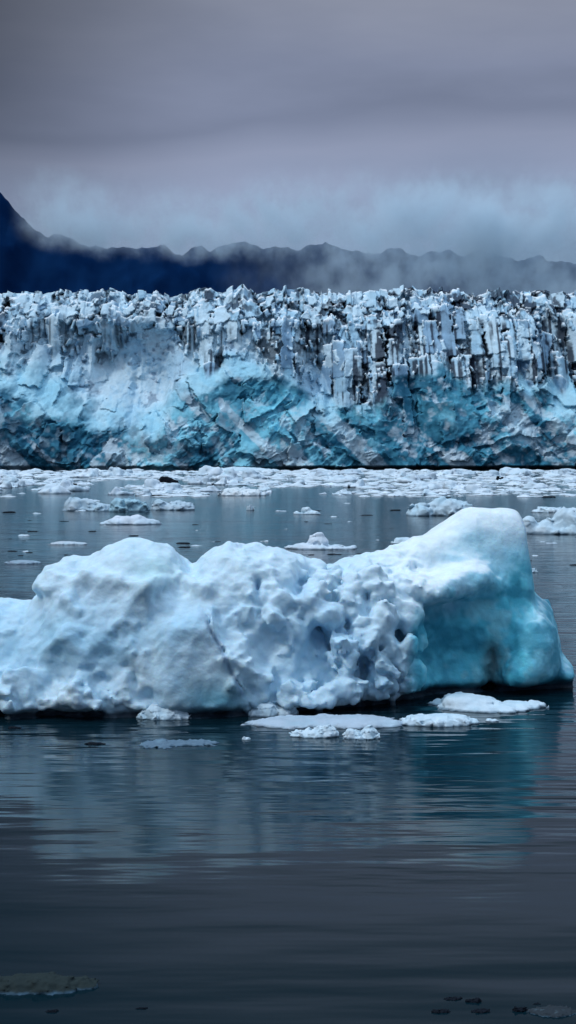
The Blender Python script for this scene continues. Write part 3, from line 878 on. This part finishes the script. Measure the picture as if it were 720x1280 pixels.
    col = mix3(col, (0.012, 0.03, 0.05), .92 * sm(2.6, .8, Z + .8 * n3) * (0.35 + .65 * sm(300, 400, px)))  # shadow line of the undercut painted on the glacier foot
    nx, nz_ = X.shape
    V = np.stack([X, Y0 + d, Zs], -1)
    # the broken surface of the glacier running back from the rim
    back = 40
    yb = np.linspace(4, 260, back).astype(np.float32)[None, :]
    Xb = np.repeat(X[:, -1:], back, 1)
    rough = 4 * fbm(Xb / 9, (yb + 0 * Xb) / 9, Xb * 0, 3, 280)
    Zb = Zs[:, -1:] - 1.2 - 0.02 * yb - np.abs(rough)
    Vb = np.stack([Xb, V[:, -1:, 1] * np.exp(-yb / 60) + (Y0 + 70) * (1 - np.exp(-yb / 60)) + yb, Zb], -1)
    colb = mix3(np.tile(white, Xb.shape + (1,)), dirt, sm(.2, .6, -rough / 5) * .8)
    V = np.concatenate([V, Vb], 1)
    col = np.concatenate([col, colb], 1)
    nz_ = V.shape[1]
    idx = np.arange(nx * nz_).reshape(nx, nz_)
    q = np.stack([idx[:-1, :-1], idx[1:, :-1], idx[1:, 1:], idx[:-1, 1:]], -1).reshape(-1, 4)
    v = V.reshape(-1, 3).astype(np.float64)
    col = col.reshape(-1, 3)
    z0 = np.concatenate([np.where(low > .5, 0, np.where(rim > .5, 2, 1)), np.full((nx, back), 2)], 1).reshape(-1)
    mx = np.concatenate([np.where((mid > .5) & (px < 420), 3, 0), np.zeros((nx, back))], 1).reshape(-1)
    fid = np.where(mx[q[:, 0]] == 3, 3, z0[q[:, 0]])
    root = link('glacier', None)
    root.location = (0, Y0, 0)
    tag(root, 'long blue and white glacier wall of broken ice standing in the water below dark mountains', 'glacier')
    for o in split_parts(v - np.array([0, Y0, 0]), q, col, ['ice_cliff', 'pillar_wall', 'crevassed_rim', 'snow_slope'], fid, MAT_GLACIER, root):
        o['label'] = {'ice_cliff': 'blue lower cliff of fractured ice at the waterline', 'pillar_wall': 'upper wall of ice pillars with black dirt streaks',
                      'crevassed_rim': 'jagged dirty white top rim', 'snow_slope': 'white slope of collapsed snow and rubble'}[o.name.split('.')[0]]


build_glacier()


# ------------------------------------------------------------------ mountains, cloud, water
def build_mountains():
    Yr = 3600.0
    sil = [(-1500, 230), (-900, 180), (-500, 150), (-200, 200), (-60, 232), (0, 238), (10, 244), (22, 258), (34, 276), (46, 285), (60, 291), (75, 290), (88, 296), (105, 299), (120, 298), (135, 305), (155, 308), (182, 309), (192, 303), (205, 301), (216, 311),
           (228, 315), (242, 302), (252, 301), (264, 310), (275, 309), (290, 304), (318, 304), (330, 309), (345, 306), (370, 309), (400, 306), (440, 311), (470, 318), (500, 313), (540, 309), (580, 318),
           (640, 316), (720, 330), (900, 322), (1400, 315), (2200, 330)]
    xs = np.arange(-2600, 2600, 8.0).astype(np.float32)
    H = np.interp(360 + xs / Yr * F, [s[0] for s in sil], [(HOR - s[1]) / F * Yr + EYE for s in sil])
    ys = np.linspace(-420, 900, 110).astype(np.float32)
    X, Yl = np.meshgrid(xs, ys, indexing='ij')
    Hh = H[:, None]
    prof = np.where(Yl < 0, np.clip(1 + Yl / 420, 0, 1) ** .8, np.clip(1 - Yl / 900, 0, 1) ** .7)
    gul = fbm(X / 90, Yl / 260, X * 0, 5, 300, ridged=True)
    Z = Hh * prof + (gul * 55) * np.clip(np.abs(Yl) / 130, 0, 1) * (prof > 0.02) + (12 * fbm(X / 26, Yl / 26, X * 0, 4, 303) + 20 * fbm(X / 85, Yl / 85, X * 0, 3, 304)) * np.exp(-(Yl / 60) ** 2) - 3
    V = np.stack([X, Yr + Yl, Z], -1).reshape(-1, 3)
    nx, ny = X.shape
    idx = np.arange(nx * ny).reshape(nx, ny)
    q = np.stack([idx[:-1, :-1], idx[1:, :-1], idx[1:, 1:], idx[:-1, 1:]], -1).reshape(-1, 4)
    m, nt, N, L = new_mat('haze_tinted_rock')
    out = N.new('ShaderNodeOutputMaterial'); p = N.new('ShaderNodeBsdfPrincipled')
    L.new(p.outputs[0], out.inputs[0])
    n = N.new('ShaderNodeTexNoise'); n.inputs['Scale'].default_value = .012; n.inputs['Detail'].default_value = 8
    tc = N.new('ShaderNodeTexCoord'); L.new(tc.outputs['Object'], n.inputs['Vector'])
    r = N.new('ShaderNodeValToRGB')
    r.color_ramp.elements[0].position, r.color_ramp.elements[1].position = .35, .7
    r.color_ramp.elements[0].color = (.0014, .012, .048, 1); r.color_ramp.elements[1].color = (.0035, .022, .076, 1)  # navy of distant haze put into the rock colour
    L.new(n.outputs[0], r.inputs[0]); L.new(r.outputs[0], p.inputs['Base Color'])
    p.inputs['Roughness'].default_value = 1; p.inputs['Specular IOR Level'].default_value = 0
    tag(link('mountains', mesh_np('mountains', V, q, m)), kind='structure')


build_mountains()


def build_cloud():
    """low cloud lying on the mountains, a real volume in front of the ridge"""
    x0, x1, y0, y1, z0, z1 = -1500, 1500, 2880, 3150, 60, 900
    v = [(x, y, z) for x in (x0, x1) for y in (y0, y1) for z in (z0, z1)]
    q = [(0, 1, 3, 2), (4, 6, 7, 5), (0, 4, 5, 1), (2, 3, 7, 6), (0, 2, 6, 4), (1, 5, 7, 3)]
    m, nt, N, L = new_mat('low_cloud_vapour')
    out = N.new('ShaderNodeOutputMaterial')
    vol = N.new('ShaderNodeVolumePrincipled')
    L.new(vol.outputs[0], out.inputs['Volume'])
    vol.inputs['Color'].default_value = (.78, .91, 1.0, 1)
    vol.inputs['Anisotropy'].default_value = 0.0
    tc = N.new('ShaderNodeTexCoord')
    sep = N.new('ShaderNodeSeparateXYZ'); L.new(tc.outputs['Object'], sep.inputs[0])

    def mr(src, a, b, c, d, sm_=True):
        n = N.new('ShaderNodeMapRange'); n.interpolation_type = 'SMOOTHSTEP' if sm_ else 'LINEAR'
        for k, val in enumerate((a, b, c, d)): n.inputs[k + 1].default_value = val
        L.new(src, n.inputs[0]); return n.outputs[0]

    def op(o, a, b):
        n = N.new('ShaderNodeMath'); n.operation = o
        for k, s in enumerate((a, b)):
            if isinstance(s, (int, float)): n.inputs[k].default_value = s
            else: L.new(s, n.inputs[k])
        return n.outputs[0]

    def noise(scale, sx, sz, det=5, rough=.6):
        mp = N.new('ShaderNodeMapping'); mp.inputs['Scale'].default_value = (sx, .35, sz)
        L.new(tc.outputs['Object'], mp.inputs[0])
        n = N.new('ShaderNodeTexNoise'); n.inputs['Scale'].default_value = scale; n.inputs['Detail'].default_value = det
        n.inputs['Roughness'].default_value = rough
        L.new(mp.outputs[0], n.inputs['Vector']); return n.outputs[0]
    big = noise(.0030, 1, 1.5)
    wz = op('ADD', sep.outputs['Z'], op('MULTIPLY', op('SUBTRACT', big, .5), 160))
    Yc = 2930.0
    X = lambda px: (px - 360) / F * Yc
    Z = lambda py: EYE + (HOR - py) / F * Yc
    right = op('MULTIPLY', mr(sep.outputs['X'], X(250), X(680), 0, 1), .0075)
    right2 = op('MULTIPLY', mr(sep.outputs['X'], X(280), X(760), 0, 1), mr(wz, Z(345), Z(305), 0, .0026))
    base = op('MULTIPLY', mr(wz, Z(306), Z(280), 0, .0040), op('MULTIPLY', mr(sep.outputs['X'], X(8), X(70), 0, 1), mr(sep.outputs['X'], X(300), X(560), 1.9, .35)))
    fall = mr(wz, Z(285), Z(205), 1, 0)
    wisp = mr(noise(.0075, 1, 1.1, 6, .65), .40, .62, .3, 1.5, False)
    fine = mr(noise(.022, 1, .8, 4, .6), .40, .60, .25, 1.7, False)
    wisp = op('MULTIPLY', wisp, fine)
    dens = op('MULTIPLY', op('MULTIPLY', op('ADD', op('ADD', right, base), right2), fall), wisp)
    L.new(dens, vol.inputs['Density'])
    o = link('low_cloud', mesh_np('low_cloud', np.array(v, float), np.array(q), m, smooth=False))
    tag(o, 'grey blue mist drifting over the mountain ridge above the glacier', kind='structure')


build_cloud()


def build_water():
    v = [(-6000, -60, 0), (6000, -60, 0), (6000, 9000, 0), (-6000, 9000, 0)]
    m, nt, N, L = new_mat('cold_fjord_water')
    out = N.new('ShaderNodeOutputMaterial'); p = N.new('ShaderNodeBsdfPrincipled')
    L.new(p.outputs[0], out.inputs[0])
    p.inputs['Base Color'].default_value = (.002, .012, .019, 1)
    p.inputs['Roughness'].default_value = .10
    p.inputs['IOR'].default_value = 1.333
    p.inputs['Specular IOR Level'].default_value = .34
    p.inputs['Specular Tint'].default_value = (.64, .92, 1, 1)
    tc = N.new('ShaderNodeTexCoord')

    def noise(sx, sy, det, rough=.5, rz=0.0):
        mp = N.new('ShaderNodeMapping'); mp.inputs['Scale'].default_value = (sx, sy, 1); mp.inputs['Rotation'].default_value = (0, 0, rz)
        L.new(tc.outputs['Object'], mp.inputs[0])
        n = N.new('ShaderNodeTexNoise'); n.inputs['Scale'].default_value = 1; n.inputs['Detail'].default_value = det
        n.inputs['Roughness'].default_value = rough
        L.new(mp.outputs[0], n.inputs['Vector']); return n.outputs[0]
    a = noise(.32, 1.5, 2, .45, .05)       # small ripples, crests across the view
    b = noise(.09, .30, 2, .5, -.1)       # slow swell
    c = noise(.035, .09, 2)               # calm and ruffled patches
    mr = N.new('ShaderNodeMapRange'); mr.interpolation_type = 'SMOOTHSTEP'
    mr.inputs[1].default_value, mr.inputs[2].default_value, mr.inputs[3].default_value, mr.inputs[4].default_value = .40, .64, .5, 1
    L.new(c, mr.inputs[0])
    b1 = N.new('ShaderNodeBump'); b1.inputs['Distance'].default_value = .09
    L.new(b, b1.inputs['Height']); b1.inputs['Strength'].default_value = 1
    b2 = N.new('ShaderNodeBump'); b2.inputs['Distance'].default_value = .075
    sp = N.new('ShaderNodeSeparateXYZ'); L.new(tc.outputs['Object'], sp.inputs[0])
    calm = N.new('ShaderNodeMapRange'); calm.interpolation_type = 'SMOOTHSTEP'
    for k_, v_ in enumerate((22, 36, .14, 1)): calm.inputs[k_ + 1].default_value = v_
    L.new(sp.outputs['Y'], calm.inputs[0])
    mu = N.new('ShaderNodeMath'); mu.operation = 'MULTIPLY'
    L.new(mr.outputs[0], mu.inputs[0]); L.new(calm.outputs[0], mu.inputs[1])
    L.new(a, b2.inputs['Height']); L.new(mu.outputs[0], b2.inputs['Strength']); L.new(b1.outputs[0], b2.inputs['Normal'])
    L.new(b2.outputs[0], p.inputs['Normal'])
    tag(link('water', mesh_np('water', np.array(v, float), np.array([(0, 1, 2, 3)]), m, smooth=False)), kind='structure')


build_water()

# ------------------------------------------------------------------ sky and sun
SUN_EL, SUN_AZ = math.radians(46), math.radians(-112)      # azimuth from +Y towards +X: behind the camera, to the left
w = bpy.data.worlds.new('World')
bpy.context.scene.world = w
w.use_nodes = True
nt = w.node_tree
N, L = nt.nodes, nt.links
N.clear()
wo = N.new('ShaderNodeOutputWorld')
sky = N.new('ShaderNodeTexSky')
sky.sky_type = 'NISHITA'
sky.sun_disc = False
sky.sun_elevation = SUN_EL
sky.sun_rotation = SUN_AZ % (2 * math.pi)
bg1 = N.new('ShaderNodeBackground'); bg1.inputs[1].default_value = .06
L.new(sky.outputs[0], bg1.inputs[0])
tc = N.new('ShaderNodeTexCoord')
sep = N.new('ShaderNodeSeparateXYZ'); L.new(tc.outputs['Generated'], sep.inputs[0])
mp = N.new('ShaderNodeMapping'); mp.inputs['Scale'].default_value = (3.0, 3.0, 12)
L.new(tc.outputs['Generated'], mp.inputs[0])
nz = N.new('ShaderNodeTexNoise'); nz.inputs['Scale'].default_value = 1.0; nz.inputs['Detail'].default_value = 5; nz.inputs['Roughness'].default_value = .5
L.new(mp.outputs[0], nz.inputs['Vector'])
# elevation with a little cloud wobble
wob = N.new('ShaderNodeMath'); wob.operation = 'MULTIPLY_ADD'
L.new(nz.outputs[0], wob.inputs[0]); wob.inputs[1].default_value = .10
sub = N.new('ShaderNodeMath'); sub.operation = 'SUBTRACT'; L.new(sep.outputs['Z'], sub.inputs[0]); sub.inputs[1].default_value = .05
L.new(sub.outputs[0], wob.inputs[2])
rp = N.new('ShaderNodeValToRGB')
cr = rp.color_ramp
stops = [(0.0, (.21, .32, .48)), (.135, (.21, .31, .46)), (.180, (.31, .375, .545)), (.207, (.30, .345, .49)), (.232, (.20, .235, .345)), (.262, (.23, .265, .38)), (.312, (.26, .285, .37)), (.345, (.14, .155, .19)), (.40, (.08, .088, .10)),
         (.50, (.11, .13, .16)), (.66, (.60, .72, .92)), (.85, (1.12, 1.42, 1.78)), (1.0, (1.5, 1.9, 2.3))]
while len(cr.elements) < len(stops):
    cr.elements.new(.5)
for e, (pos, c) in zip(cr.elements, stops):
    e.position = pos; e.color = c + (1,)
L.new(wob.outputs[0], rp.inputs[0])
# thicker, darker cloud to the left
lf = N.new('ShaderNodeMapRange'); lf.interpolation_type = 'SMOOTHSTEP'
lf.inputs[1].default_value, lf.inputs[2].default_value, lf.inputs[3].default_value, lf.inputs[4].default_value = -.25, .0, .30, 1.03
L.new(sep.outputs['X'], lf.inputs[0])
fz = N.new('ShaderNodeMapRange'); fz.interpolation_type = 'SMOOTHSTEP'
fz.inputs[1].default_value, fz.inputs[2].default_value, fz.inputs[3].default_value, fz.inputs[4].default_value = .10, .28, .25, 1
L.new(sep.outputs['Z'], fz.inputs[0])
fz2 = N.new('ShaderNodeMapRange'); fz2.interpolation_type = 'SMOOTHSTEP'
fz2.inputs[1].default_value, fz2.inputs[2].default_value, fz2.inputs[3].default_value, fz2.inputs[4].default_value = .40, .6, 1, 0
L.new(sep.outputs['Z'], fz2.inputs[0])
ff = N.new('ShaderNodeMath'); ff.operation = 'MULTIPLY'; L.new(fz.outputs[0], ff.inputs[0]); L.new(fz2.outputs[0], ff.inputs[1])
mxf = N.new('ShaderNodeMix'); mxf.data_type = 'FLOAT'
L.new(ff.outputs[0], mxf.inputs[0]); mxf.inputs[2].default_value = 1.0; L.new(lf.outputs[0], mxf.inputs[3])
nv = N.new('ShaderNodeMapRange')
nv.inputs[1].default_value, nv.inputs[2].default_value, nv.inputs[3].default_value, nv.inputs[4].default_value = .3, .7, .84, 1.16
L.new(nz.outputs[0], nv.inputs[0])
mm = N.new('ShaderNodeMath'); mm.operation = 'MULTIPLY'; L.new(mxf.outputs[0], mm.inputs[0]); L.new(nv.outputs[0], mm.inputs[1])
bg2 = N.new('ShaderNodeBackground')
L.new(rp.outputs[0], bg2.inputs[0]); L.new(mm.outputs[0], bg2.inputs[1])
mxs = N.new('ShaderNodeMixShader'); mxs.inputs[0].default_value = .93
L.new(bg1.outputs[0], mxs.inputs[1]); L.new(bg2.outputs[0], mxs.inputs[2])
L.new(mxs.outputs[0], wo.inputs[0])

sun = bpy.data.lights.new('sun', 'SUN')
sun.energy = 1.3
sun.angle = math.radians(11)
sun.color = (1, .98, .96)
so = link('sun', sun)
sd = np.array([math.sin(SUN_AZ) * math.cos(SUN_EL), math.cos(SUN_AZ) * math.cos(SUN_EL), math.sin(SUN_EL)])
from mathutils import Vector
so.rotation_euler = Vector(sd).to_track_quat('Z', 'Y').to_euler()
so.location = (-40, -30, 80)

# ------------------------------------------------------------------ camera
cam = bpy.data.cameras.new('camera')
cam.sensor_fit = 'VERTICAL'
cam.sensor_height = 36
cam.lens = 36 * F / 1280
cam.shift_y = -(640 - HOR) / 1280
cam.clip_end = 30000
co = link('camera', cam)
co.location = (0, 0, EYE)
co.rotation_euler = (math.pi / 2, 0, 0)
sc = bpy.context.scene
sc.camera = co
sc.view_settings.view_transform = 'Standard'
sc.view_settings.look = 'None'
sc.view_settings.exposure = 0
sc.render.engine = 'CYCLES'
sc.cycles.use_denoising = True
sc.cycles.volume_step_rate = 0.22
sc.cycles.volume_bounces = 3
sc.cycles.max_bounces = 8
